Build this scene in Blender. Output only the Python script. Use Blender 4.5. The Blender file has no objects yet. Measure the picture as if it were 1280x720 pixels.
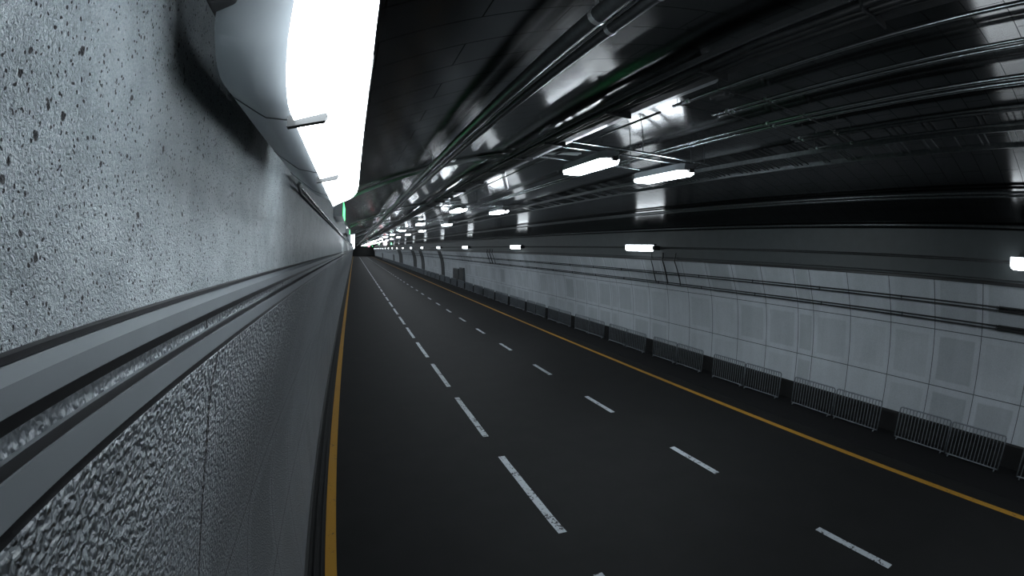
import bpy, bmesh, math, random
from mathutils import Vector, Matrix

random.seed(7)
scene = bpy.context.scene
COL = scene.collection
H = 4.5                      # eye height above the road
YB, YF = -24.0, 288.0        # tunnel extent along its axis (y)

# ------------------------------------------------------------------ helpers
def obj(name, bm, mat=None, parent=None, smooth=False):
    me = bpy.data.meshes.new(name)
    bmesh.ops.recalc_face_normals(bm, faces=bm.faces[:])
    bm.to_mesh(me)
    bm.free()
    if smooth:
        for p in me.polygons:
            p.use_smooth = True
    o = bpy.data.objects.new(name, me)
    COL.objects.link(o)
    if mat is not None:
        me.materials.append(mat)
    if parent is not None:
        o.parent = parent
    return o

def empty(name, loc=(0, 0, 0)):
    o = bpy.data.objects.new(name, None)
    o.empty_display_size = 0.2
    o.location = loc
    COL.objects.link(o)
    return o

def tag(o, label=None, cat=None, group=None, kind=None):
    if label: o['label'] = label
    if cat: o['category'] = cat
    if group: o['group'] = group
    if kind: o['kind'] = kind
    return o

def copy_tree(root):
    r = root.copy()
    COL.objects.link(r)
    for ch in root.children:
        c = ch.copy()
        COL.objects.link(c)
        c.parent = r
        for g in ch.children:
            d = g.copy()
            COL.objects.link(d)
            d.parent = c
    return r

def add_box(bm, lo, hi, bevel=0.0):
    x0, y0, z0 = lo
    x1, y1, z1 = hi
    vs = [bm.verts.new(p) for p in ((x0,y0,z0),(x1,y0,z0),(x1,y1,z0),(x0,y1,z0),
                                    (x0,y0,z1),(x1,y0,z1),(x1,y1,z1),(x0,y1,z1))]
    fs = [bm.faces.new([vs[i] for i in f]) for f in
          ((0,3,2,1),(4,5,6,7),(0,1,5,4),(1,2,6,5),(2,3,7,6),(3,0,4,7))]
    if bevel > 0:
        es = list({e for f in fs for e in f.edges})
        bmesh.ops.bevel(bm, geom=es, offset=bevel, segments=2, affect='EDGES', profile=0.5)

def add_loft(bm, rings, closed=True, caps=True):
    """rings: list of equally long point lists"""
    R = [[bm.verts.new(p) for p in ring] for ring in rings]
    n = len(R[0])
    for a, b in zip(R, R[1:]):
        for i in range(n if closed else n - 1):
            j = (i + 1) % n
            bm.faces.new((a[i], a[j], b[j], b[i]))
    if caps and closed:
        bm.faces.new(R[0][::-1])
        bm.faces.new(R[-1])
    return R

def add_tube(bm, pts, r, n=10, caps=True):
    pts = [Vector(p) for p in pts]
    rings = []
    for i, p in enumerate(pts):
        if i == 0: t = pts[1] - p
        elif i == len(pts) - 1: t = p - pts[i-1]
        else: t = (pts[i+1] - p).normalized() + (p - pts[i-1]).normalized()
        t.normalize()
        up = Vector((0, 0, 1)) if abs(t.z) < 0.9 else Vector((0, 1, 0))
        a = t.cross(up).normalized()
        b = a.cross(t).normalized()
        rr = r[i] if isinstance(r, (list, tuple)) else r
        rings.append([p + a * math.cos(2*math.pi*k/n) * rr + b * math.sin(2*math.pi*k/n) * rr for k in range(n)])
    add_loft(bm, rings, True, caps)

def ysteps(y0, y1):
    ys = [y0]
    y = y0
    while y < y1 - 1e-6:
        d = 0.8 if abs(y) < 12 else (3.0 if abs(y) < 60 else 12.0)
        y = min(y + d, y1)
        ys.append(y)
    return ys

def add_sweep(bm, prof, y0, y1, closed=True, steps=None):
    """prof: (x, z) points swept along y"""
    ys = steps or [y0, y1]
    add_loft(bm, [[(x, y, z) for x, z in prof] for y in ys], closed, closed)

ONES = ['', 'first','second','third','fourth','fifth','sixth','seventh','eighth','ninth','tenth','eleventh','twelfth',
        'thirteenth','fourteenth','fifteenth','sixteenth','seventeenth','eighteenth','nineteenth']
TENS = ['', '', 'twenty','thirty','forty','fifty','sixty','seventy','eighty','ninety']
TENTH = ['', '', 'twentieth','thirtieth','fortieth','fiftieth','sixtieth','seventieth','eightieth','ninetieth']
def ordinal(n):
    if n >= 100:
        return 'hundredth' if n == 100 else 'hundred-and-' + ordinal(n - 100)
    if n < 20: return ONES[n]
    return TENTH[n//10] if n % 10 == 0 else TENS[n//10] + '-' + ONES[n % 10]

# ------------------------------------------------------------------ vault curve
VX0, VX1, VZE, VXC = -0.40, 12.34, 1.00, 5.97
VR = 14.5
VZC = VZE - math.sqrt(VR*VR - (VX1 - VXC)**2)
def vault(x):               # ceiling height relative to the eye
    return VZC + math.sqrt(VR*VR - (x - VXC)**2)
def hang(ratio, drop):      # x, z (relative to the eye) where x/z = ratio, drop below the vault
    lo, hi = VX0 + 0.2, VX1
    f = lambda x: x - ratio * (vault(x) - drop)
    for _ in range(60):
        m = (lo + hi) / 2
        if f(m) > 0: hi = m
        else: lo = m
    return lo, vault(lo) - drop

# ------------------------------------------------------------------ materials
class NT:
    def __init__(self, name):
        self.m = bpy.data.materials.new(name)
        self.m.use_nodes = True
        self.t = self.m.node_tree
        self.b = self.t.nodes['Principled BSDF']
        self.out = self.t.nodes['Material Output']
    def n(self, typ, **kw):
        nd = self.t.nodes.new(typ)
        for k, v in kw.items():
            setattr(nd, k, v)
        return nd
    def link(self, a, b):
        self.t.links.new(a, b)
    def math(self, op, a, b=None, c=None, clamp=False):
        nd = self.n('ShaderNodeMath', operation=op, use_clamp=clamp)
        for i, v in enumerate((a, b, c)):
            if v is None: continue
            if isinstance(v, (int, float)): nd.inputs[i].default_value = v
            else: self.link(v, nd.inputs[i])
        return nd.outputs[0]
    def pos(self):
        return self.n('ShaderNodeTexCoord').outputs['Object']
    def mapped(self, scale=(1,1,1), loc=(0,0,0)):
        mp = self.n('ShaderNodeMapping')
        mp.inputs['Scale'].default_value = scale
        mp.inputs['Location'].default_value = loc
        self.link(self.pos(), mp.inputs['Vector'])
        return mp.outputs['Vector']
    def noise(self, scale, detail=4, rough=0.55, vec=None, dist=0.0):
        nd = self.n('ShaderNodeTexNoise')
        nd.inputs['Scale'].default_value = scale
        nd.inputs['Detail'].default_value = detail
        nd.inputs['Roughness'].default_value = rough
        nd.inputs['Distortion'].default_value = dist
        self.link(vec if vec is not None else self.pos(), nd.inputs['Vector'])
        return nd.outputs['Fac']
    def ramp(self, fac, stops):
        r = self.n('ShaderNodeValToRGB')
        e = r.color_ramp.elements
        while len(e) < len(stops): e.new(0.5)
        for s, (p, c) in zip(e, stops):
            s.position = p
            s.color = c if len(c) == 4 else (*c, 1)
        self.link(fac, r.inputs['Fac'])
        return r.outputs['Color']
    def mix(self, fac, a, b, blend='MIX'):
        m = self.n('ShaderNodeMix', data_type='RGBA', blend_type=blend)
        for s, v in ((0, fac), (6, a), (7, b)):
            if isinstance(v, (int, float)): m.inputs[s].default_value = v
            elif isinstance(v, tuple): m.inputs[s].default_value = (*v, 1) if len(v) == 3 else v
            else: self.link(v, m.inputs[s])
        return m.outputs[2]
    def bump(self, h, strength=0.5, dist=0.01, normal=None):
        b = self.n('ShaderNodeBump')
        b.inputs['Strength'].default_value = strength
        b.inputs['Distance'].default_value = dist
        self.link(h, b.inputs['Height'])
        if normal is not None: self.link(normal, b.inputs['Normal'])
        return b.outputs['Normal']
    def color(self, c):
        if isinstance(c, tuple): self.b.inputs['Base Color'].default_value = (*c, 1)
        else: self.link(c, self.b.inputs['Base Color'])
        return self
    def set(self, **kw):
        for k, v in kw.items():
            s = self.b.inputs[k.replace('_', ' ')]
            if isinstance(v, (int, float)): s.default_value = v
            elif isinstance(v, tuple): s.default_value = v
            else: self.link(v, s)
        return self

def plain(name, c, rough=0.5, metal=0.0, var=0.12, scale=20.0):
    t = NT(name)
    f = t.noise(scale, 3)
    t.color(t.ramp(f, [(0.3, tuple(v*(1-var) for v in c)), (0.7, tuple(min(1, v*(1+var)) for v in c))]))
    t.set(Roughness=rough, Metallic=metal)
    return t.m

def glow(name, c, strength):
    t = NT(name)
    t.color((0.8, 0.8, 0.8)).set(Roughness=0.4, Emission_Color=(*c, 1), Emission_Strength=strength)
    return t.m

M = {}
# asphalt road
t = NT('asphalt')
f1, f2 = t.noise(160, 4, 0.7), t.noise(1.3, 4, 0.6)
fm = t.math('ADD', t.math('MULTIPLY', f1, 0.6), t.math('MULTIPLY', f2, 0.4))
t.color(t.ramp(fm, [(0.3, (0.0075, 0.0077, 0.0078)), (0.7, (0.0165, 0.0168, 0.017))]))
t.set(Roughness=0.72, Normal=t.bump(f1, 0.35, 0.006), Specular_IOR_Level=0.16)
M['asphalt'] = t.m
t = NT('dark_asphalt')
f1 = t.noise(90, 4, 0.7)
t.color(t.ramp(f1, [(0.3, (0.005, 0.005, 0.0055)), (0.7, (0.012, 0.012, 0.013))]))
t.set(Roughness=0.8, Normal=t.bump(f1, 0.3, 0.006), Specular_IOR_Level=0.2)
M['shoulder'] = t.m
# worn road paint
def paint(name, c, worn):
    t = NT(name)
    n = t.noise(14, 6, 0.75)
    n2 = t.noise(3.1, 3, 0.6)
    k = t.math('MULTIPLY', n, t.math('ADD', n2, 0.45))
    mask = t.math('LESS_THAN', k, worn)
    t.color(t.mix(mask, c, (0.03, 0.03, 0.032)))
    t.set(Roughness=0.65)
    return t.m
M['white_paint'] = paint('white_paint', (0.44, 0.475, 0.51), 0.405)
M['yellow_paint'] = paint('yellow_paint', (0.40, 0.20, 0.012), 0.34)

# tiled wall cladding: 1.385 m panels, every eighth joint doubled
def cladding(name, base, emboss):
    t = NT(name)
    sp = t.n('ShaderNodeSeparateXYZ')
    t.link(t.pos(), sp.inputs[0])
    y, z = sp.outputs['Y'], sp.outputs['Z']
    p = t.math('FLOORED_MODULO', t.math('SUBTRACT', y, 8.76), 11.70)
    q = t.math('FLOORED_MODULO', p, 1.385)
    w = 0.022
    s1 = t.math('LESS_THAN', t.math('PINGPONG', q, 1.385/2), w/2)
    s3 = t.math('LESS_THAN', t.math('PINGPONG', p, 11.70/2), w/2)
    narrow = t.math('GREATER_THAN', p, 11.08)
    hz1 = t.math('LESS_THAN', t.math('ABSOLUTE', t.math('SUBTRACT', z, 1.553)), w/2)
    hz2 = t.math('LESS_THAN', t.math('ABSOLUTE', t.math('SUBTRACT', z, 3.02)), w/2)
    seam = t.math('MAXIMUM', t.math('MAXIMUM', s1, s3), t.math('MAXIMUM', hz1, hz2))
    # inset field of each tile, slightly different in tone tile by tile
    ux = t.math('ABSOLUTE', t.math('SUBTRACT', t.math('DIVIDE', q, t.math('SUBTRACT', 1.385, t.math('MULTIPLY', narrow, 0.765))), 0.5))
    zz = t.math('DIVIDE', t.math('SUBTRACT', z, 1.553), 1.467)
    uz = t.math('ABSOLUTE', t.math('SUBTRACT', t.math('FLOORED_MODULO', zz, 1.0), 0.5))
    wob = t.math('MULTIPLY', t.math('SUBTRACT', t.noise(1.5, 3), 0.5), 0.05)
    def soft(a, edge):
        mr = t.n('ShaderNodeMapRange', interpolation_type='SMOOTHSTEP')
        t.link(t.math('ADD', a, wob), mr.inputs[0])
        mr.inputs[1].default_value, mr.inputs[2].default_value = edge - 0.02, edge + 0.02
        mr.inputs[3].default_value, mr.inputs[4].default_value = 1, 0
        return mr.outputs[0]
    inset = t.math('MULTIPLY', soft(ux, 0.38), soft(uz, 0.385))
    cell = t.n('ShaderNodeCombineXYZ')
    t.link(t.math('ADD', t.math('FLOOR', t.math('DIVIDE', p, 1.385)), t.math('MULTIPLY', t.math('FLOOR', t.math('DIVIDE', t.math('SUBTRACT', y, 8.76), 11.70)), 23.0)), cell.inputs[0])
    t.link(t.math('FLOOR', zz), cell.inputs[1])
    wn = t.n('ShaderNodeTexWhiteNoise', noise_dimensions='3D')
    t.link(cell.outputs[0], wn.inputs['Vector'])
    fine, broad = t.noise(30, 5, 0.75), t.noise(0.9, 4, 0.6)
    streak = t.noise(1.0, 4, 0.6, t.mapped((3.0, 3.0, 0.25)))
    tone = t.math('ADD', t.math('MULTIPLY', fine, 0.45), t.math('ADD', t.math('MULTIPLY', broad, 0.30), t.math('MULTIPLY', streak, 0.25)))
    c = t.ramp(tone, [(0.3, tuple(v*0.72 for v in base)), (0.7, tuple(v*1.18 for v in base))])
    dk = t.math('MULTIPLY', inset, t.math('MULTIPLY_ADD', wn.outputs['Value'], 0.30, 0.02))
    c = t.mix(dk, c, tuple(v*0.25 for v in base))
    c = t.mix(t.math('MULTIPLY', seam, 0.85), c, (0.02, 0.02, 0.022))
    t.color(c)
    h = t.math('SUBTRACT', t.math('MULTIPLY', fine, 0.35), seam)
    nrm = t.bump(h, 0.5, 0.006)
    if emboss:
        # pebbled, trowelled render: dimples about 6 mm across plus hairline scratches
        em = t.noise(64, 1.5, 0.45, dist=0.25)
        em = t.ramp(em, [(0.33, (0, 0, 0)), (0.67, (1, 1, 1))])
        nrm = t.bump(em, 1.0, 0.014, nrm)
        wv = t.n('ShaderNodeTexVoronoi', feature='DISTANCE_TO_EDGE')
        wv.inputs['Scale'].default_value = 1.0
        mp = t.mapped((1.6, 1.3, 0.34), (0.3, 0.2, 0.1))
        vn = t.n('ShaderNodeTexNoise'); vn.inputs['Scale'].default_value = 1.2
        t.link(mp, vn.inputs['Vector'])
        vv = t.n('ShaderNodeVectorMath', operation='MULTIPLY_ADD')
        t.link(vn.outputs['Color'], vv.inputs[0]); vv.inputs[1].default_value = (0.35, 0.35, 0.35); t.link(mp, vv.inputs[2])
        t.link(vv.outputs[0], wv.inputs['Vector'])
        crk = t.math('LESS_THAN', wv.outputs['Distance'], 0.0035)
        nrm = t.bump(crk, -0.6, 0.004, nrm)
    t.set(Roughness=0.38 if emboss else 0.62, Normal=nrm, Specular_IOR_Level=0.7 if emboss else 0.3)
    return t.m
M['tiles'] = cladding('tiled_cladding', (0.50, 0.54, 0.575), False)
M['render'] = cladding('pebbled_cladding', (0.27, 0.295, 0.315), True)

# pitted concrete above the rails on the near wall
t = NT('pitted_concrete')
pv = t.mapped((1, 0.9, 0.85))
wob = t.n('ShaderNodeTexNoise'); wob.inputs['Scale'].default_value = 60; wob.inputs['Detail'].default_value = 3
t.link(pv, wob.inputs['Vector'])
wv = t.n('ShaderNodeVectorMath', operation='MULTIPLY_ADD')
t.link(wob.outputs['Color'], wv.inputs[0]); wv.inputs[1].default_value = (0.014,)*3; t.link(pv, wv.inputs[2])
def pits(scale, r0, keep):
    v = t.n('ShaderNodeTexVoronoi', feature='F1')
    v.inputs['Scale'].default_value = scale
    t.link(wv.outputs[0], v.inputs['Vector'])
    rnd = t.n('ShaderNodeSeparateColor'); t.link(v.outputs['Color'], rnd.inputs[0])
    size = t.math('MULTIPLY', t.math('MAXIMUM', t.math('SUBTRACT', rnd.outputs[0], keep), 0.0), r0/(1-keep))
    mr = t.n('ShaderNodeMapRange', interpolation_type='SMOOTHSTEP')
    t.link(t.math('SUBTRACT', v.outputs['Distance'], size), mr.inputs[0])
    mr.inputs[1].default_value, mr.inputs[2].default_value = -0.05, 0.04
    mr.inputs[3].default_value, mr.inputs[4].default_value = 1, 0
    return t.math('MULTIPLY', mr.outputs[0], t.math('GREATER_THAN', size, 0.02))
pit = t.math('MAXIMUM', pits(48, 0.30, 0.6), pits(130, 0.36, 0.5))
fine, mid = t.noise(170, 5, 0.7), t.noise(9, 5, 0.6)
c = t.ramp(t.math('ADD', t.math('MULTIPLY', fine, 0.55), t.math('MULTIPLY', mid, 0.45)),
           [(0.32, (0.17, 0.20, 0.215)), (0.68, (0.45, 0.50, 0.515))])
c = t.mix(pit, c, (0.004, 0.004, 0.005))
t.color(c)
grain = t.noise(150, 3, 0.6, dist=0.8)
nrm = t.bump(grain, 1.0, 0.014)
nrm = t.bump(pit, -0.8, 0.004, nrm)
t.set(Roughness=0.42, Normal=nrm, Specular_IOR_Level=0.6)
M['concrete'] = t.m
M['band'] = plain('painted_band', (0.045, 0.054, 0.056), 0.6, 0, 0.08, 3)

# polished dark ceiling planks with staggered joints
t = NT('ceiling_planks')
uv = t.n('ShaderNodeUVMap')
br = t.n('ShaderNodeTexBrick')
br.offset = 0.5
br.inputs['Scale'].default_value = 1.0
br.inputs['Brick Width'].default_value = 1.35
br.inputs['Row Height'].default_value = 0.43
br.inputs['Mortar Size'].default_value = 0.006
br.inputs['Mortar Smooth'].default_value = 0.2
br.inputs['Color1'].default_value = (0.0028, 0.003, 0.0033, 1)
br.inputs['Color2'].default_value = (0.0045, 0.0048, 0.005, 1)
br.inputs['Mortar'].default_value = (0.001, 0.001, 0.001, 1)
t.link(uv.outputs[0], br.inputs['Vector'])
n1, n2 = t.noise(220, 3, 0.6), t.noise(2.5, 4, 0.6)
t.color(br.outputs['Color'])
rg = t.math('ADD', t.math('MULTIPLY_ADD', n2, 0.05, 0.13), t.math('MULTIPLY', br.outputs['Fac'], 0.05))
nrm = t.bump(n1, 0.012, 0.0006)
nrm = t.bump(br.outputs['Fac'], -0.15, 0.003, nrm)
t.set(Roughness=rg, Normal=nrm, Specular_IOR_Level=t.math('MULTIPLY_ADD', br.outputs['Fac'], -0.36, 0.37))
M['ceiling'] = t.m

M['rail'] = plain('grey_rail', (0.155, 0.17, 0.182), 0.42, 0.25, 0.05, 6)
M['steel'] = plain('galvanised_steel', (0.42, 0.45, 0.47), 0.26, 0.9, 0.15, 12)
M['dark_steel'] = plain('dark_steel', (0.10, 0.11, 0.115), 0.35, 0.8, 0.2, 14)
M['channel'] = plain('white_channel', (0.80, 0.83, 0.86), 0.26, 0.3, 0.06, 5)
M['black'] = plain('black_plastic', (0.010, 0.010, 0.011), 0.45, 0, 0.2, 30)
M['cable'] = plain('black_cable', (0.020, 0.022, 0.024), 0.5, 0, 0.4, 9)
M['kerb'] = plain('dark_kerb', (0.006, 0.0062, 0.0066), 0.7, 0, 0.3, 6)
M['gutter'] = plain('grey_gutter', (0.10, 0.11, 0.12), 0.6, 0, 0.2, 8)
M['housing'] = plain('grey_housing', (0.22, 0.24, 0.255), 0.45, 0.0, 0.05, 8)
M['clip'] = plain('clip_grey', (0.012, 0.0135, 0.014), 0.6, 0.0, 0.05, 9)
M['barrier'] = plain('barrier_steel', (0.20, 0.22, 0.24), 0.45, 0.4, 0.2, 18)
M['door'] = plain('cabinet_grey', (0.10, 0.11, 0.115), 0.5, 0.2, 0.1, 4)
M['dark_grey'] = plain('dark_panel', (0.030, 0.033, 0.036), 0.6, 0, 0.3, 2)  # dark grey of the far wall panels and cabinet doors
M['pale_conduit'] = plain('pale_conduit', (0.30, 0.33, 0.33), 0.4, 0.0, 0.1, 8)
M['clamp'] = plain('bright_clamp', (0.65, 0.68, 0.70), 0.3, 0.8, 0.05, 10)
M['lens_near'] = glow('tube_lens', (0.86, 0.94, 1.0), 21.0)
M['lens_right'] = glow('tube_lens_bright', (0.86, 0.94, 1.0), 9.5)
M['lens_ceiling'] = glow('ceiling_lens', (0.84, 0.93, 1.0), 48.0)
M['green'] = glow('green_led', (0.05, 1.0, 0.25), 2.2)
M['red'] = glow('red_led', (1.0, 0.05, 0.07), 3.0)
M['white_led'] = glow('white_led', (0.95, 0.97, 1.0), 1.5)

# ------------------------------------------------------------------ room shell
def struct(name, bm, mat, parent=None, label=None, smooth=False):
    o = obj(name, bm, mat, parent, smooth)
    if parent is None: o['kind'] = 'structure'
    if label: o['label'] = label
    return o

# profile of the cladding, relative to the eye: (distance out from its foot line, z)
RIGHT = [(12.31, -0.20), (12.42, -0.50), (12.55, -0.85), (12.665, -1.15), (12.763, -1.45), (12.862, -1.98),
         (12.925, -2.5), (12.96, -2.96), (12.99, -3.5), (13.00, -3.95), (13.0, -4.5)]
LEFT = [(-0.379, -0.264), (-0.389, -0.295), (-0.411, -0.36), (-0.437, -0.465), (-0.46, -0.56), (-0.53, -0.80), (-0.66, -1.22),
        (-0.785, -1.65), (-0.91, -2.2), (-0.985, -2.9), (-1.02, -3.6), (-1.035, -4.5)]
def smooth_prof(p, sub=4):
    out = []
    for i in range(len(p) - 1):
        p0, p1, p2, p3 = p[max(i-1, 0)], p[i], p[i+1], p[min(i+2, len(p)-1)]
        for k in range(sub):
            s = k / sub
            out.append(tuple(0.5*((2*p1[j]) + (-p0[j]+p2[j])*s + (2*p0[j]-5*p1[j]+4*p2[j]-p3[j])*s*s
                                  + (-p0[j]+3*p1[j]-3*p2[j]+p3[j])*s**3) for j in (0, 1)))
    out.append(p[-1])
    return out
RP, LP = smooth_prof(RIGHT), [(-0.402, -0.105), (-0.408, -0.2), (-0.412, -0.2635)] + smooth_prof(LEFT)
def right_x(z):
    for (xa, za), (xb, zb) in zip(RP, RP[1:]):
        if zb <= z <= za:
            return xa + (xb - xa) * (za - z) / (za - zb)
    return RP[0][0]
YS = ysteps(YB, YF)

bm = bmesh.new()
add_box(bm, (-1.4, YB, -0.3), (13.4, YF, 0.0))
floor_o = struct('floor', bm, M['asphalt'], label='dark grey asphalt roadway of two marked lanes')

bm = bmesh.new()   # raised dark walkway strip between the yellow line and the right wall
add_sweep(bm, [(11.15, 0.002), (11.2, 0.012), (12.2, 0.02), (13.2, 0.02), (13.2, -0.1), (11.15, -0.1)], YB, YF)
struct('shoulder_strip', bm, M['shoulder'], floor_o, 'darker strip of roadside beneath the barriers')

def dash(x0, x1, y0, y1, name='lane_dash'):
    b = bmesh.new()
    n = max(2, int((y1 - y0) / 0.4))
    rr = random.Random(int(y0 * 10 + x0 * 77))
    j = lambda: rr.uniform(-0.004, 0.004)
    bot, top = [], []
    pts = [(x0 + j(), y0 + (y1-y0)*k/n) for k in range(n+1)] + [(x1 + j(), y1 - (y1-y0)*k/n) for k in range(n+1)]
    vb = [b.verts.new((x, y, 0.0005)) for x, y in pts]
    vt = [b.verts.new((x, y, 0.004)) for x, y in pts]
    b.faces.new(vt)
    for i in range(len(pts)):
        b.faces.new((vb[i], vb[(i+1) % len(pts)], vt[(i+1) % len(pts)], vt[i]))
    return struct(name, b, M['white_paint'], floor_o)
for k in range(-1, 46):
    o = dash(2.937, 3.083, 4.535 + 4.333*k - 3.15, 4.535 + 4.333*k)
    if k == -1: o['label'] = 'long white lane dash at the bottom of the picture'
for k in range(0, 46):
    dash(6.845, 6.985, 3.485 + 4.333*k - 1.60, 3.485 + 4.333*k)
b = bmesh.new()
for k in range(46, 64):
    add_box(b, (2.937, 4.535+4.333*k-3.15, 0.0005), (3.083, 4.535+4.333*k, 0.004))
    add_box(b, (6.845, 3.485+4.333*k-1.6, 0.0005), (6.985, 3.485+4.333*k, 0.004))
o = struct('lane_dash', b, M['white_paint'], floor_o); o['kind'] = 'stuff'
for x0, x1, lab in ((-0.745, -0.572, 'yellow edge line along the left wall'), (10.385, 10.57, 'yellow edge line along the right barriers')):
    b = bmesh.new()
    add_sweep(b, [(x0, 0.0005), (x1, 0.0005), (x1, 0.004), (x0, 0.004)], YB, YF)
    struct('edge_line', b, M['yellow_paint'], floor_o, lab)

# right wall: curved tiles below, plain band above, dark plinth at the foot
bm = bmesh.new()
prof = [(x, z + H) for x, z in RP]
add_sweep(bm, prof + [(13.4, 0.0), (13.4, prof[0][1])], YB, YF, True, YS)
wall_r = struct('wall_right', bm, M['tiles'], label='curved wall of pale grey square tiles')
for p in wall_r.data.polygons: p.use_smooth = abs(p.normal.y) < 0.5
bm = bmesh.new()
add_sweep(bm, [(12.335, H-0.20), (12.335, H+1.25), (13.4, H+1.25), (13.4, H-0.20)], YB, YF)
struct('wall_band', bm, M['band'], wall_r, 'plain dark grey band above the tiles')
bm = bmesh.new()
add_sweep(bm, [(12.93, 0.0), (12.93, 0.57), (12.96, 0.60), (13.2, 0.60), (13.2, 0.0)], YB, YF)
b2 = struct('baseboard_right', bm, M['kerb']); b2['label'] = 'low black plinth at the foot of the right wall'
bm = bmesh.new()
add_sweep(bm, [(12.30, H-0.235), (12.30, H-0.17), (12.32, H-0.15), (12.36, H-0.15), (12.36, H-0.235)], YB, YF)
o = struct('trim_1', bm, M['black']); o['label'] = 'black trim strip along the top of the right tiles'

# left wall: pitted concrete above, pebbled cladding below
bm = bmesh.new()
add_box(bm, (-1.4, YB, H-0.115), (-0.40, YF, H+1.35))
bmesh.ops.delete(bm, geom=[], context='VERTS')
wall_l = struct('wall_left', bm, M['concrete'], label='pitted grey concrete wall beside the near lamp')
bm = bmesh.new()
prof = [(x, z + H) for x, z in LP]
add_sweep(bm, prof + [(-1.4, 0.0), (-1.4, prof[0][1])], YB, YF, True, YS)
o = struct('wall_cladding', bm, M['render'], wall_l, 'rough pebbled grey cladding below the rails')
for p in o.data.polygons: p.use_smooth = abs(p.normal.y) < 0.5
bm = bmesh.new()
add_sweep(bm, [(-0.41, H-0.112), (-0.393, H-0.108), (-0.391, H-0.099), (-0.405, H-0.095)], YB, YF)
o = struct('trim_2', bm, M['black']); o['label'] = 'black joint strip under the pitted concrete'
bm = bmesh.new()   # gutter at the foot of the left wall: black channel with two thin ribs
add_sweep(bm, [(-1.06, 0.0), (-1.06, 0.10), (-0.99, 0.06), (-0.985, 0.006), (-0.915, 0.006), (-0.912, 0.035), (-0.895, 0.035),
               (-0.892, 0.006), (-0.812, 0.006), (-0.809, 0.03), (-0.793, 0.03), (-0.79, 0.006), (-0.755, 0.006), (-0.755, 0.0)], YB, YF)
o = struct('baseboard_left', bm, M['kerb']); o['label'] = 'black ribbed gutter strip at the foot of the left wall'

# vaulted ceiling of dark planks (UV = arc length, tunnel length)
bm = bmesh.new()
uvl = bm.loops.layers.uv.new('UVMap')
NA = 48
a0 = math.asin((VX0 - 0.25 - VXC) / VR); a1 = math.asin((VX1 + 0.25 - VXC) / VR)
inn, outr = [], []
for y in YS:
    inn.append([bm.verts.new((VXC + VR*math.sin(a0+(a1-a0)*i/NA), y, H + VZC + VR*math.cos(a0+(a1-a0)*i/NA))) for i in range(NA+1)])
    outr.append([bm.verts.new((VXC + (VR+.3)*math.sin(a0+(a1-a0)*i/NA), y, H + VZC + (VR+.3)*math.cos(a0+(a1-a0)*i/NA))) for i in range(NA+1)])
def arc(v): return VR * math.asin(max(-1, min(1, (v.co.x - VXC) / VR)))
for A in (inn, outr):
    for r0, r1 in zip(A, A[1:]):
        for i in range(NA):
            f = bm.faces.new((r0[i], r0[i+1], r1[i+1], r1[i]))
            f.smooth = True
            for l in f.loops: l[uvl].uv = (arc(l.vert), l.vert.co.y)
for k in (0, -1):
    for i in range(NA):
        bm.faces.new((inn[k][i], inn[k][i+1], outr[k][i+1], outr[k][i]))
for e in (0, NA):
    for r0, r1, s0, s1 in zip(inn, inn[1:], outr, outr[1:]):
        bm.faces.new((r0[e], r1[e], s1[e], s0[e]))
struct('ceiling', bm, M['ceiling'], label='dark polished vaulted ceiling of staggered planks')

bm = bmesh.new()   # far end of the tunnel
add_box(bm, (-1.4, YF, -0.3), (13.4, YF + 0.4, 7.2))
struct('wall_back', bm, M['kerb'], label='dark end of the tunnel in the far distance')
bm = bmesh.new()
add_box(bm, (-1.4, YB - 0.4, -0.3), (13.4, YB, 7.2))
struct('wall_front', bm, M['kerb'])

# ------------------------------------------------------------------ left rails
def rail(name, prof, label, strips):
    root = empty(name, (-0.40, 0.0, H + prof[0][1]))
    tag(root, label, 'rail', 'grey rails on the left wall')
    b = bmesh.new()
    add_sweep(b, [(x + 0.40, z - prof[0][1]) for x, z in prof], YB, YF)
    obj('channel', b, M['rail'], root)
    for pr in strips:  # black strips painting the shade in the gaps around the rail
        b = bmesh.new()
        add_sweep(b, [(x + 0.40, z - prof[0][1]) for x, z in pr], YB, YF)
        obj('shade_strip', b, M['black'], root)
    return root
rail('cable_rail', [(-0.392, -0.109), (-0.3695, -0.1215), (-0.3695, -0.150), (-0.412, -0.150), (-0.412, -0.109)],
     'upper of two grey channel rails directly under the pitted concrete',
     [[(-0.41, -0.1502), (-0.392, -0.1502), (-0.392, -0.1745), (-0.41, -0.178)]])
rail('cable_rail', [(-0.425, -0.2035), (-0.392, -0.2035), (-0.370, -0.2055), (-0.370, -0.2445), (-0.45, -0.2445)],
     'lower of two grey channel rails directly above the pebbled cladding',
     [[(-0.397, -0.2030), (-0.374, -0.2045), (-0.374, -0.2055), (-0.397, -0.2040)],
      [(-0.412, -0.2447), (-0.3815, -0.2447), (-0.3795, -0.2632), (-0.412, -0.2632)]])

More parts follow.
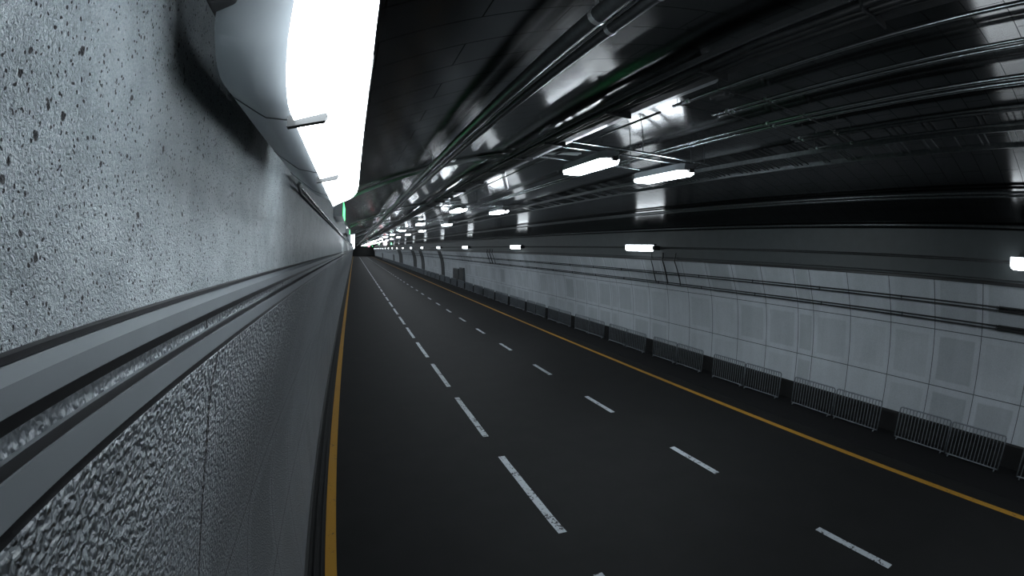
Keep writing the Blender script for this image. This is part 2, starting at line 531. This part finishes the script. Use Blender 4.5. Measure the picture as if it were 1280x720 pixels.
# ------------------------------------------------------------------ wall lamps
def wall_lamp(length, lens_mat, gland, name='wall_lamp'):
    """long tube luminaire facing local +x, wall at local x = 0, origin at its bottom middle on the wall"""
    root = empty(name)
    L2 = length / 2
    # ends rounded upwards: (inset from the end, lift of the underside)
    ENDS = [(0.10*(1-math.sin(math.radians(a))), 0.10*(1-math.cos(math.radians(a)))) for a in (90, 78, 66, 54, 42, 30, 20, 10, 0)][::-1]
    ENDS = [(0.10 - 0.10*math.sin(math.radians(a)), 0.10 - 0.10*math.cos(math.radians(a))) for a in (90, 78, 66, 54, 42, 30, 20, 10, 0)]
    seq_ = [(-L2 + i, l) for i, l in ENDS] + [(L2 - i, l) for i, l in ENDS[::-1]]
    prof_h = [(0.296, 0.017), (0.228, 0.036), (0.214, 0.045), (0.146, 0.093), (0.135, 0.104), (0.125, 0.15), (0.12, 0.22), (0.20, 0.29), (0.412, 0.292), (0.412, 0.272), (0.296, 0.270)]
    rings = []
    for y, l in seq_:
        sgn = 1 if y > 0 else -1
        rings.append([(x, y - sgn * (0.07 + max(0, 0.295 - x) * 0.62), z + l * max(0.0, 1 - z / 0.27)) for x, z in prof_h])
    b = bmesh.new()
    add_loft(b, rings)
    o = obj('housing', b, M['housing'], root, True)
    o.data.set_sharp_from_angle(angle=math.radians(22))
    b = bmesh.new()     # added baffle keeping ceiling light off the wall behind the housing
    add_box(b, (0.0, -L2 + 0.64, 0.276), (0.24, L2 - 0.25, 0.29), 0.004)
    obj('light_baffle', b, M['housing'], root)
    for y in (-L2 + 0.155, -L2 + 0.775, L2 - 0.34):
        b = bmesh.new()     # joint of two housing sections
        pr = [(x - 0.0012, z - 0.0010) for x, z in prof_h[:5]]
        sk = lambda x: (0.295 - x) * 0.62 * (1 if y < 0 else -1)
        add_loft(b, [[(x, y + sk(x) + dy_, z) for x, z in pr] + [(x + 0.003, y + sk(x) + dy_, z + 0.003) for x, z in pr[::-1]] for dy_ in (-0.0022, 0.0022)])
        if y > -L2 + 0.2: obj('joint_line', b, M['clip'], root)
        else: obj('joint_line', b, M['clip'], root).location = (0, 0.06, 0)
    # translucent trough, its room-side corner rounded at the far end
    b = bmesh.new()
    rings = []
    for y, l in [(-L2 + i, l) for i, l in ENDS] + [(L2 - 0.55, 0.0), (L2 - 0.36, 0.0), (L2 - 0.22, 0.0)] + [(L2 - i, l) for i, l in ENDS[::-1]]:
        d = max(0.0, y - (L2 - 0.60)) / 0.60
        xr = 0.41 - 0.075 * d ** 3
        rings.append([(0.296, y, l), (xr - 0.02, y, max(0.024, l)), (xr - 0.004, y, max(0.029, l)), (xr, y, max(0.036, l)), (xr, y, 0.2715), (0.296, y, 0.2715)])
    add_loft(b, rings)
    obj('lens', b, lens_mat, root)
    b = bmesh.new()   # dark joint line along the face
    add_box(b, (0.404, -L2 + 0.22, 0.136), (0.416, L2 - 0.45, 0.148))
    obj('seam_strip', b, M['clip'], root)
    for y in (-L2 + 0.155, -L2 + 0.775):
        b = bmesh.new()    # spring clip hooking under the trough
        add_loft(b, [[(x, y + dy_, z - th) for x, z, th in ((0.285, 0.002, 0.013), (0.345, 0.012, 0.012), (0.349, 0.0135, 0.004), (0.345, 0.0155, 0.0), (0.285, 0.006, 0.0))] for dy_ in (-0.0085, 0.0085)])
        obj('clip', b, M['clip'], root)
    for y in (-L2 + 0.19, L2 - 0.19):
        b = bmesh.new()    # mounting hook at the back edge, with its arm to the wall
        add_box(b, (0.112, y - 0.06, 0.212), (0.168, y + 0.05, 0.30), 0.008)
        add_box(b, (0.0, y - 0.05, 0.30), (0.14, y + 0.01, 0.33), 0.004)
        obj('bracket', b, M['black'], root)
    if gland:
        b = bmesh.new()        # dark gland box at the end
        add_box(b, (0.02, L2 - 0.02, 0.06), (0.36, L2 + 0.10, 0.24), 0.01)
        obj('gland_box', b, M['black'], root)
    return root

proto = wall_lamp(1.72, M['lens_near'], False)
k = 0
while True:
    y = 1.43 + 15.0 * k
    if y > 280: break
    o = proto if k == 0 else copy_tree(proto)
    o.location = (-0.40, y, H + 0.20)
    lab = 'huge glowing tube lamp on the near left wall' if k == 0 else \
          ('bright lamp on the left wall peeking out behind the huge near one' if k == 1 else
           'lamp on the left wall, %s from the front' % ordinal(k + 1))
    tag(o, lab, 'wall lamp', 'tube lamps on the left wall')
    k += 1
o = copy_tree(proto); o.location = (-0.40, 1.43 - 15.0, H + 0.20)
tag(o, 'lamp on the left wall behind the viewpoint', 'wall lamp', 'tube lamps on the left wall')

proto_r = wall_lamp(2.0, M['lens_right'], True)
k = 0
for k in range(-1, 18):
    o = proto_r if k == -1 else copy_tree(proto_r)
    o.rotation_euler = (0, 0, math.pi)
    o.location = (12.335, 16.83 + 16.0 * (k - 1), H + 0.135)
    lab = ('lamp on the right wall behind the viewpoint' if k == -1 else
           'tube lamp on the right wall cut by the right edge of the picture' if k == 0 else
           'small white tube lamp on the dark right band, %s from the front' % ordinal(k + 1))
    tag(o, lab, 'wall lamp', 'tube lamps on the right wall')

# ------------------------------------------------------------------ right wall services
def line_thing(name, prof_list, y0, y1, mat, label, cat, group=None, steps=None, smooth=True):
    b = bmesh.new()
    for (x, z, r) in prof_list:
        add_tube(b, [(x, y, z + H) for y in (y0, y1)], r, 10)
    o = obj(name, b, mat, None, smooth)
    return tag(o, label, cat, group)

xa, xb = right_x(-0.765), right_x(-1.205)
for z0, xs, lab in ((-0.765, xa, 'upper black cable run crossing the right tiles'), (-1.205, xb, 'lower black cable run crossing the right tiles')):
    root = empty('cable_run', (xs - 0.034, 0, H + z0))
    tag(root, lab, 'cable', 'cable runs along the right wall')
    for dz in (0.036, -0.036):
        b = bmesh.new()
        add_tube(b, [(0, 2.15, dz), (0, YF, dz)], 0.019, 8)
        obj('cable', b, M['cable'], root, True)
    for dz in (0.036, -0.036):
        b = bmesh.new()
        add_tube(b, [(0, YB, dz), (0, 2.15, dz)], 0.032, 8)
        obj('sleeve', b, M['black'], root, True)
    for y in [2.2 + 2.8 * i for i in range(22)]:
        b = bmesh.new()
        add_box(b, (-0.012, y - 0.012, -0.065), (0.03, y + 0.012, 0.065))
        obj('saddle', b, M['dark_steel'], root)
b = bmesh.new()
for dz in (0.022, -0.022):
    add_tube(b, [(12.31, YB, H + 0.305 + dz), (12.31, YF, H + 0.305 + dz)], 0.014, 8)
tag(obj('lamp_feed_cable', b, M['cable'], None, True), 'thin twin black cable linking the right wall lamps', 'cable')
b = bmesh.new()
add_tube(b, [(12.318, YB, H - 0.10), (12.318, YF, H - 0.10)], 0.012, 8)
tag(obj('band_cable', b, M['cable'], None, True), 'single black cable just above the right trim strip', 'cable')
gi = 0
for yb in (14.6, 39.6):
    for j, y in enumerate((0.0, 0.83, 1.66)):
        b = bmesh.new()
        zs = [0.10, -0.05, -0.2, -0.5, -0.8, -1.0, -1.2]
        pts = [((12.268 if z > -0.2 else right_x(z) - 0.095), yb + y + 0.03 * math.sin(i * 1.1 + j), z + H) for i, z in enumerate(zs)]
        add_tube(b, pts, 0.035 if j == 1 else 0.022, 8)
        tag(obj('drop_cable', b, M['cable'], None, True),
            'black cable hanging down the tiles, %s of three %s' % (('right', 'middle', 'left')[j],
            'beside the second right lamp' if yb < 20 else 'beyond the third right lamp'), 'cable', 'hanging cables on the right wall')

for dz, r, lab in ((0.425, 0.010, 'upper thin cable linking the left wall lamps'), (0.385, 0.010, 'lower thin cable linking the left wall lamps')):
    b = bmesh.new()
    add_tube(b, [(-0.21, 2.1, H + dz), (-0.24, 2.3, H + dz), (-0.35, 2.8, H + dz), (-0.386, 3.2, H + dz), (-0.386, YF, H + dz)], r, 8)
    tag(obj('lamp_cable', b, M['cable'] if dz < 0.40 else M['steel'], None, True), lab, 'cable', 'cables on the left wall')

# dark full height panels and cabinets farther down the right wall
for i, (y0, y1, z1) in enumerate(((64.9, 67.2, -0.2), (83.6, 87.4, -0.2), (94.5, 99.5, -0.2), (121.5, 131.0, -0.2), (147, 152, -1.7), (205, 212, -1.7))):
    b = bmesh.new()
    pr = [(x - 0.05, z + H) for x, z in RP if z <= z1 and z >= -3.95]
    add_sweep(b, pr + [(13.1, pr[-1][1]), (13.1, pr[0][1])], y0, y1)
    obj('dark_panel', b, M['dark_grey'], wall_r)['label'] = 'dark full height panel up the far right tiles'
for i, (y0, y1) in enumerate(((52.6, 54.7), (55.1, 58.2))):
    r0 = empty('wall_cabinet', (12.9, (y0 + y1) / 2, 0.65))
    tag(r0, '%s of two grey cabinets low on the far right tiles' % ('near one', 'far one')[i], 'cabinet', 'grey cabinets on the right wall')
    hw = (y1 - y0) / 2
    b = bmesh.new(); add_box(b, (-0.18, -hw, 0), (0.2, hw, 1.72 - 0.2 * i), 0.01); obj('body', b, M['door'], r0)
    b = bmesh.new(); add_box(b, (-0.20, -hw + 0.06, 0.06), (-0.178, hw - 0.06, 1.62 - 0.2 * i), 0.005); d = obj('door', b, M['dark_grey'], r0)
    b = bmesh.new(); add_box(b, (-0.23, hw - 0.25, 0.8), (-0.198, hw - 0.18, 0.95), 0.004); obj('handle', b, M['steel'], d)

# ------------------------------------------------------------------ barriers along the right wall
def make_barrier():
    root = empty('pedestrian_barrier')
    W, Ht, r = 1.58, 0.885, 0.021
    b = bmesh.new()
    c = 0.06
    loop = []
    for (cy, cz, a0_) in ((-W/2 + c, Ht - c, 180), (W/2 - c, Ht - c, 90)):
        pts = [(0, cy + c*math.cos(math.radians(a0_ - k*22.5)), cz + c*math.sin(math.radians(a0_ - k*22.5))) for k in range(5)]
        loop += pts
    loop = [(0, -W/2, 0.05)] + loop + [(0, W/2, 0.05)]
    add_tube(b, loop, r, 8)
    add_tube(b, [(0, -W/2, 0.06), (0, W/2, 0.06)], r*0.9, 8)
    obj('frame', b, M['barrier'], root, True)
    b = bmesh.new()
    n = 15
    for i in range(1, n):
        y = -W/2 + W*i/n
        add_tube(b, [(0, y, 0.06), (0, y, Ht - 0.005)], 0.0125, 6, False)
    obj('bars', b, M['barrier'], root, True)
    for s in (-1, 1):
        b = bmesh.new()
        y = s * (W/2 - 0.09)
        add_tube(b, [(-0.09, y, 0.022), (-0.05, y, 0.034), (0.0, y, 0.04), (0.05, y, 0.034), (0.09, y, 0.022)], 0.022, 8)
        obj('foot', b, M['barrier'], root, True)
    return root
pb = make_barrier()
pairs = [(-2.49 - 3.82*k) for k in (1, 0)] + [1.31, 5.14, 8.95, 12.82, 16.62, 20.4]
while pairs[-1] < 195: pairs.append(pairs[-1] + 3.83)
n = 0
rb = random.Random(3)
for pi, y0 in enumerate(pairs):
    for j in (0, 1):
        o = pb if n == 0 else copy_tree(pb)
        o.location = (12.46 + rb.uniform(-0.03, 0.03), y0 + 0.81 + 1.645*j, 0.02)
        o.rotation_euler = (0, 0, rb.uniform(-0.02, 0.02))
        idx = n - 1
        if y0 + 1.645 * (j + 1) < 0.3:
            lab = 'grey steel barrier by the right wall outside the picture'
        elif y0 < 0:
            lab = 'grey steel barrier cut off by the right edge of the picture'
        else:
            m = 2 * (pi - 2) + j + 1
            lab = 'grey steel barred barrier by the right tiles, %s whole one from the front' % ordinal(m)
        tag(o, lab, 'barrier', 'barriers along the right wall')
        n += 1

# ------------------------------------------------------------------ ceiling pipes and trays
def pipe(name, ratio, drop, r, y0, y1, mat, label, cat='pipe', group='ceiling pipes', clamps=(), sag=0.0, n=12):
    x, z = hang(ratio, drop)
    root = empty(name, (x, max(y0, YB), H + z))
    tag(root, label, cat, group)
    off = max(y0, YB)
    b = bmesh.new()
    ys = ysteps(y0, y1)
    rr = random.Random(int(ratio * 100))
    add_tube(b, [(rr.uniform(-1, 1)*sag, y - off, rr.uniform(-1, 1)*sag) for y in ys], r, n)
    obj('tube', b, mat, root, True)
    for yc in clamps:
        b = bmesh.new()   # band clamp with a hanger strap up to the ceiling
        pts = [((r + 0.006)*math.cos(a), (r + 0.006)*math.sin(a)) for a in [math.pi*2*k/14 for k in range(15)]]
        for (xa_, za_), (xb_, zb_) in zip(pts, pts[1:]):
            add_loft(b, [[(xa_, yc-off-0.02, za_), (xb_, yc-off-0.02, zb_), (xb_*0.9, yc-off-0.02, zb_*0.9), (xa_*0.9, yc-off-0.02, za_*0.9)],
                         [(xa_, yc-off+0.02, za_), (xb_, yc-off+0.02, zb_), (xb_*0.9, yc-off+0.02, zb_*0.9), (xa_*0.9, yc-off+0.02, za_*0.9)]])
        if len(clamps) > 5: add_box(b, (-0.008, yc-off-0.015, r*0.8), (0.008, yc-off+0.015, drop + 0.03))
        obj('clamp', b, M['clamp'], root)
    return root

CL = [-3.0, 1.75, 2.35] + [8.3 + 6.2*i for i in range(20)]
pipe('ceiling_pipe', 0.905, 0.20, 0.060, YB, YF, M['dark_steel'], 'left pipe of the dark pair nearest the left wall', clamps=CL)
pipe('ceiling_pipe', 0.972, 0.20, 0.012, YB, YF, M['steel'], 'thin bright rod lying between the two dark left pipes')
pipe('ceiling_pipe', 1.015, 0.20, 0.044, YB, YF, M['dark_steel'], 'right pipe of the dark pair nearest the left wall', clamps=[c + 0.25 for c in CL])
pipe('ceiling_pipe', 1.955, 0.13, 0.026, YB, 5.3, M['steel'], 'single bright pipe reaching the upper right corner', clamps=(4.95,))
pipe('ceiling_pipe', 2.29, 0.14, 0.022, YB, 5.35, M['steel'], 'upper pipe of the second bright pair from the top right', clamps=(4.2, 5.0))
pipe('ceiling_pipe', 2.345, 0.14, 0.022, YB, 5.35, M['steel'], 'lower pipe of the second bright pair from the top right', clamps=(4.2, 5.0))
CL2 = (4.2, 5.0)
pipe('ceiling_pipe', 2.73, 0.15, 0.031, YB, YF, M['steel'], 'upper pipe of the bright pair passing between the ceiling lamps', clamps=CL2)
pipe('ceiling_pipe', 2.82, 0.15, 0.031, YB, YF, M['steel'], 'lower pipe of the bright pair passing between the ceiling lamps', clamps=CL2)
pipe('ceiling_pipe', 3.225, 0.15, 0.022, YB, 5.2, M['dark_steel'], 'upper pipe of the dim pair right of the ceiling lamps', clamps=CL2)
pipe('ceiling_pipe', 3.295, 0.15, 0.022, YB, 5.2, M['dark_steel'], 'lower pipe of the dim pair right of the ceiling lamps', clamps=CL2)
pipe('ceiling_pipe', 3.61, 0.15, 0.024, YB, 5.2, M['dark_steel'], 'single dim pipe just above the slatted cable tray', clamps=CL2)
pipe('ceiling_pipe', 6.66, 0.10, 0.030, YB, YF, M['dark_steel'], 'upper pipe of the dark pair low on the right vault')
pipe('ceiling_pipe', 6.95, 0.10, 0.030, YB, YF, M['dark_steel'], 'lower pipe of the dark pair low on the right vault')
pipe('ceiling_pipe', 11.35, 0.05, 0.030, YB, YF, M['dark_steel'], 'dark pipe in the corner above the right band')

# black cable tray with lumpy cables, and the pale channel beside it
x0, z0 = hang(1.58, 0.16)
x1, z1 = hang(1.735, 0.16)
root = empty('cable_tray', (x0, 0, H + z0))
tag(root, 'black tray of bundled cables beside the pale channel', 'cable tray')
b = bmesh.new()
add_sweep(b, [(-0.015, 0.05), (-0.015, -0.01), (0.005, -0.018), (0.005, -0.005), (0.0, 0.05)], YB, YF)
obj('rim', b, M['steel'], root)
b = bmesh.new()
add_sweep(b, [(0.006, -0.01), (x1-x0, -0.01), (x1-x0, 0.05), (x1-x0+0.01, 0.05), (x1-x0+0.01, -0.02), (0.006, -0.02)], YB, YF)
obj('trough', b, M['cable'], root)
rr = random.Random(11)
for k in range(3):
    b = bmesh.new()
    ys = [YB + 0.35*i for i in range(int((40-YB)/0.35))]
    add_tube(b, [(0.06 + 0.09*k + rr.uniform(-.012, .012), y, -0.038 - rr.uniform(0, .02)) for y in ys], 0.034, 8)
    obj('cable_bundle', b, M['cable'], root, True)
for i in range(14):
    y = -4 + 1.9*i + rr.uniform(-.3, .3)
    b = bmesh.new()
    add_box(b, (0.02, y, -0.105), (x1-x0-0.01, y + 0.025, -0.01), 0.003)
    obj('tie_band', b, M['cable'], root)

x0, z0 = hang(1.80, 0.16)
root = empty('channel_beam', (x0, 0, H + z0))
tag(root, 'pale metal channel running along the ceiling left of the lamps', 'channel')
b = bmesh.new()
add_sweep(b, [(-0.085, 0.06), (-0.085, -0.062), (0.065, -0.0395), (0.115, 0.005), (0.115, 0.06)], 3.9, YF)
obj('body', b, M['channel'], root)
b = bmesh.new()
for y in [4.4 + 3.1*i for i in range(30)]:
    add_box(b, (-0.09, y, 0.03), (0.10, y + 0.05, 0.17))
obj('hanger', b, M['black'], root)
pipe('ceiling_pipe', 1.965, 0.15, 0.020, 5.6, YF, M['dark_steel'], 'dark rod just right of the pale channel')

# ladder tray right of the lamps
xa_, za_ = hang(3.72, 0.16); xb_, zb_ = hang(4.22, 0.16)
root = empty('ladder_tray', (xa_, 0, H + za_))
tag(root, 'dark slatted ladder tray right of the ceiling lamps', 'cable tray')
dx, dz = xb_ - xa_, zb_ - za_
b = bmesh.new(); add_sweep(b, [(-0.02, 0.05), (-0.02, -0.04), (0.02, -0.04), (0.02, 0.05)], YB, YF); obj('side_rail', b, M['dark_steel'], root)
b = bmesh.new(); add_sweep(b, [(dx-0.02, dz+0.05), (dx-0.02, dz-0.04), (dx+0.02, dz-0.04), (dx+0.02, dz+0.05)], YB, YF); obj('side_rail', b, M['dark_steel'], root)
b = bmesh.new()
rr = random.Random(5)
y = YB
while y < 90:
    y += rr.choice((0.10, 0.12, 0.16, 0.45)) if y < 40 else 0.6
    w = 0.022 if y < 40 else 0.03
    add_loft(b, [[(0, y, 0.02), (0, y+w, 0.02), (0, y+w, 0.0), (0, y, 0.0)], [(dx, y, dz+0.02), (dx, y+w, dz+0.02), (dx, y+w, dz), (dx, y, dz)]])
obj('slats', b, M['dark_steel'], root)

# thin crossbars that carry the near pipes
for j, y in enumerate((4.15, 5.0)):
    b = bmesh.new()
    pts = []
    for ratio in (1.95, 2.3, 2.8, 3.25, 3.62):
        x, z = hang(ratio, 0.19)
        pts.append((x, y, H + z))
    add_tube(b, pts, 0.009, 6)
    for p in (pts[0], pts[-1]):
        add_tube(b, [p, (p[0], p[1], H + vault(p[0]) + 0.02)], 0.006, 6)
    tag(obj('pipe_hanger', b, M['cable']), '%s thin crossbar carrying the near ceiling pipes' % ('nearer', 'farther')[j], 'hanger', 'pipe crossbars')

# ------------------------------------------------------------------ ceiling lamps on cross rails
def ceiling_lamp():
    root = empty('ceiling_lamp')
    L, W = 1.95, 0.235
    def ring(y, s, pts):
        return [(x*s, y, z) for x, z in pts]
    lens = [(-W, 0.085), (-W*0.85, 0.0), (W*0.85, 0.0), (W, 0.085)]
    b = bmesh.new()
    add_loft(b, [ring(-L/2, .62, [(x, z*0.6 + 0.022) for x, z in lens]), ring(-L/2 + 0.16, 1, lens), ring(L/2 - 0.16, 1, lens),
                 ring(L/2, .62, [(x, z*0.6 + 0.022) for x, z in lens])])
    obj('lens', b, M['lens_ceiling'], root)
    hs = [(-W*1.03, 0.075), (-W*0.85, 0.235), (W*0.85, 0.235), (W*1.03, 0.075)]
    b = bmesh.new()
    add_loft(b, [ring(-L/2 - .005, .64, hs), ring(-L/2 + 0.16, 1, hs), ring(L/2 - 0.16, 1, hs), ring(L/2 + .005, .64, hs)])
    obj('housing', b, M['housing'], root)
    for y in (-L/2 + 0.22, L/2 - 0.22):
        b = bmesh.new()
        add_box(b, (-0.06, y - 0.03, 0.21), (0.06, y + 0.03, 0.30), 0.006)
        obj('bracket', b, M['dark_steel'], root)
    b = bmesh.new()
    add_box(b, (-0.07, -L/2 - 0.09, 0.03), (0.07, -L/2 - 0.004, 0.12), 0.012)
    add_tube(b, [(0.0, -L/2 - 0.08, 0.09), (0.05, -L/2 - 0.16, 0.14), (0.12, -L/2 - 0.2, 0.22)], 0.014, 6)
    obj('gland', b, M['black'], root)
    return root
def lamp_rail():
    """cross rail, local x from the channel to the ladder tray, follows the vault"""
    root = empty('lamp_rail')
    b = bmesh.new()
    add_box(b, (0.32, -0.022, 0.0), (3.78, 0.022, 0.036), 0.005)
    obj('bar', b, M['steel'], root)
    for x in (0.45, 1.9, 3.6):
        b = bmesh.new()
        add_tube(b, [(x, 0, 0.03), (x, 0, vault(3.5 + x) - 2.02)], 0.011, 6)
        obj('drop_rod', b, M['dark_steel'], root)
    return root
cl0 = ceiling_lamp()
lr0 = lamp_rail()
ncl = nlr = 0
seq = [-1] + list(range(0, 23))
for k in seq:
    for j, x in enumerate((4.80, 6.80)):
        o = cl0 if ncl == 0 else copy_tree(cl0)
        ncl += 1
        o.location = (x, 8.62 + 12.45*k, H + 1.79)
        side = ('left', 'right')[j]
        lab = 'ceiling lamp in the %s row behind the viewpoint' % side if k < 0 else \
              'white %s ceiling lamp of the %s hanging pair from the front' % (side, ordinal(k + 1))
        tag(o, lab, 'ceiling lamp', 'hanging lamps of the %s ceiling row' % side)
    for j, dy in enumerate((-1.15, -0.7, 0.45)):
        if k > 12 and j: continue
        o = lr0 if nlr == 0 else copy_tree(lr0)
        nlr += 1
        o.location = (3.5, 8.62 + 12.45*k + dy, H + 2.03)
        lab = 'lamp cross rail behind the viewpoint' if k < 0 else \
              '%s steel cross rail carrying the %s ceiling lamp pair' % (('front', 'middle', 'rear')[j], ordinal(k + 1))
        tag(o, lab, 'rail', 'cross rails over the ceiling lamps')

# transverse cable runs from the left wall up the vault to the lamps
for k in range(0, 9):
    yk = 9.75 + 12.45*k
    b = bmesh.new()
    for dy in (0.0, 0.16):
        pts = [(-0.20 + 5.4*i/16, yk + dy, H + vault(-0.20 + 5.4*i/16) - 0.05) for i in range(17)]
        add_tube(b, pts, 0.026, 8)
    tag(obj('cross_conduit', b, M['pale_conduit'], None, True), 'steel conduit pair crossing the left vault, %s from the front' % ordinal(k + 1), 'pipe', 'conduits crossing the vault')

# ------------------------------------------------------------------ signals far down the tunnel
def arrow_signal(x, y, label):
    root = empty('lane_signal', (x, y, H + 0.78))
    tag(root, label, 'signal', 'lane signals in the far distance')
    b = bmesh.new(); add_box(b, (-0.34, 0.0, 0.0), (0.34, 0.16, 0.68), 0.02); obj('case', b, M['black'], root)
    b = bmesh.new()
    pr = [(-0.08, 0.58), (0.08, 0.58), (0.08, 0.34), (0.22, 0.34), (0.0, 0.08), (-0.22, 0.34), (-0.08, 0.34)]
    add_loft(b, [[(px, yy, pz) for px, pz in pr] for yy in (-0.015, 0.004)])
    obj('arrow', b, M['green'], root)
    b = bmesh.new(); add_tube(b, [(0, 0.08, 0.66), (0, 0.08, (vault(x) if x < 7.1 else hang(3.72, 0.2)[1] - 0.02) - 0.78)], 0.03, 8); obj('hanger_pole', b, M['dark_steel'], root)
def ring_signal(x, y, label):
    root = empty('ring_signal', (x, y, H + 0.70))
    tag(root, label, 'signal', 'lane signals in the far distance')
    b = bmesh.new(); add_box(b, (-0.5, 0.0, -0.02), (0.5, 0.16, 0.98), 0.02); obj('case', b, M['black'], root)
    for nm, r0, r1, mt in (('white_ring', 0.37, 0.45, 'white_led'), ('red_disc', 0.0, 0.31, 'red')):
        b = bmesh.new()
        n_ = 24
        for i in range(n_):
            a, c_ = 2*math.pi*i/n_, 2*math.pi*(i+1)/n_
            q = [(r0*math.cos(a), r0*math.sin(a)), (r1*math.cos(a), r1*math.sin(a)), (r1*math.cos(c_), r1*math.sin(c_)), (r0*math.cos(c_), r0*math.sin(c_))]
            if r0 == 0: q = q[1:] + [(0.0, 0.0)]
            add_loft(b, [[(px, yy, 0.48 + pz) for px, pz in q] for yy in (-0.015, 0.004)])
        obj(nm, b, M[mt], root)
    b = bmesh.new(); add_tube(b, [(0, 0.08, 0.96), (0, 0.08, vault(x) - 0.70 + 0.02)], 0.03, 8); obj('hanger_pole', b, M['dark_steel'], root)
arrow_signal(5.25, 97.6, 'green arrow signal left of the nearer red ring')
ring_signal(6.57, 97.6, 'nearer white and red ring sign between green arrows')
arrow_signal(7.87, 97.6, 'green arrow signal right of the nearer red ring')
arrow_signal(4.2, 182, 'farther green arrow signal left of the farther red ring')
ring_signal(5.75, 182, 'farther red ring sign deep in the tunnel')
arrow_signal(7.2, 182, 'farther green arrow signal right of the farther red ring')

# green emergency sign boxes on the left wall, mostly hidden behind the near lamp
for i, y in enumerate((9.6, 22.1)):
    root = empty('emergency_sign', (-0.395, y, H + 0.60))
    tag(root, 'green lit emergency sign box behind the huge near lamp' if i == 0 else 'green lit emergency sign box farther down the left wall', 'sign')
    b = bmesh.new(); add_box(b, (-0.005, -0.9, 0.0), (0.17, 0.9, 0.32), 0.01); obj('case', b, M['channel'], root)
    b = bmesh.new(); add_box(b, (0.168, -0.85, 0.03), (0.176, 0.85, 0.29)); obj('lit_face', b, M['green'], root)

# ------------------------------------------------------------------ world, camera, view
w = bpy.data.worlds.new('World')
scene.world = w
w.use_nodes = True
w.node_tree.nodes['Background'].inputs[0].default_value = (0.5, 0.6, 0.7, 1)
w.node_tree.nodes['Background'].inputs[1].default_value = 0.0

cam = bpy.data.cameras.new('Camera')
co = bpy.data.objects.new('Camera', cam)
COL.objects.link(co)
X = (0.9416099383390908, -0.00874286198761114, 0.3365921662566121)
Y = (-0.33612749238948036, -0.08296710025021635, 0.9381549814049119)
Z = (0.01972391647586302, -0.9965139349949681, -0.08106136242698242)
mat = Matrix(((X[0], -X[1], -X[2], 0), (Y[0], -Y[1], -Y[2], 0), (Z[0], -Z[1], -Z[2], H), (0, 0, 0, 1)))
co.matrix_world = mat
cam.type = 'PANO'
cam.panorama_type = 'FISHEYE_LENS_POLYNOMIAL'
cam.sensor_fit = 'HORIZONTAL'
cam.sensor_width = 36.0
cam.sensor_height = 20.25
S = 1280 / 36.0 / 1000.0
cam.fisheye_polynomial_k0 = 0.0
cam.fisheye_polynomial_k1 = -1.7410 * S
cam.fisheye_polynomial_k2 = 0.0
cam.fisheye_polynomial_k3 = 0.0327 * S**3
cam.fisheye_polynomial_k4 = 0.0
cam.fisheye_fov = math.radians(220)
cam.clip_start = 0.02
cam.clip_end = 1000
scene.camera = co

vs = scene.view_settings
vs.view_transform = 'Standard'
vs.look = 'None'
vs.gamma = 1.0
vs.exposure = 0.0
vs.use_curve_mapping = False
scene.cycles.max_bounces = 8
scene.cycles.sample_clamp_indirect = 10.0
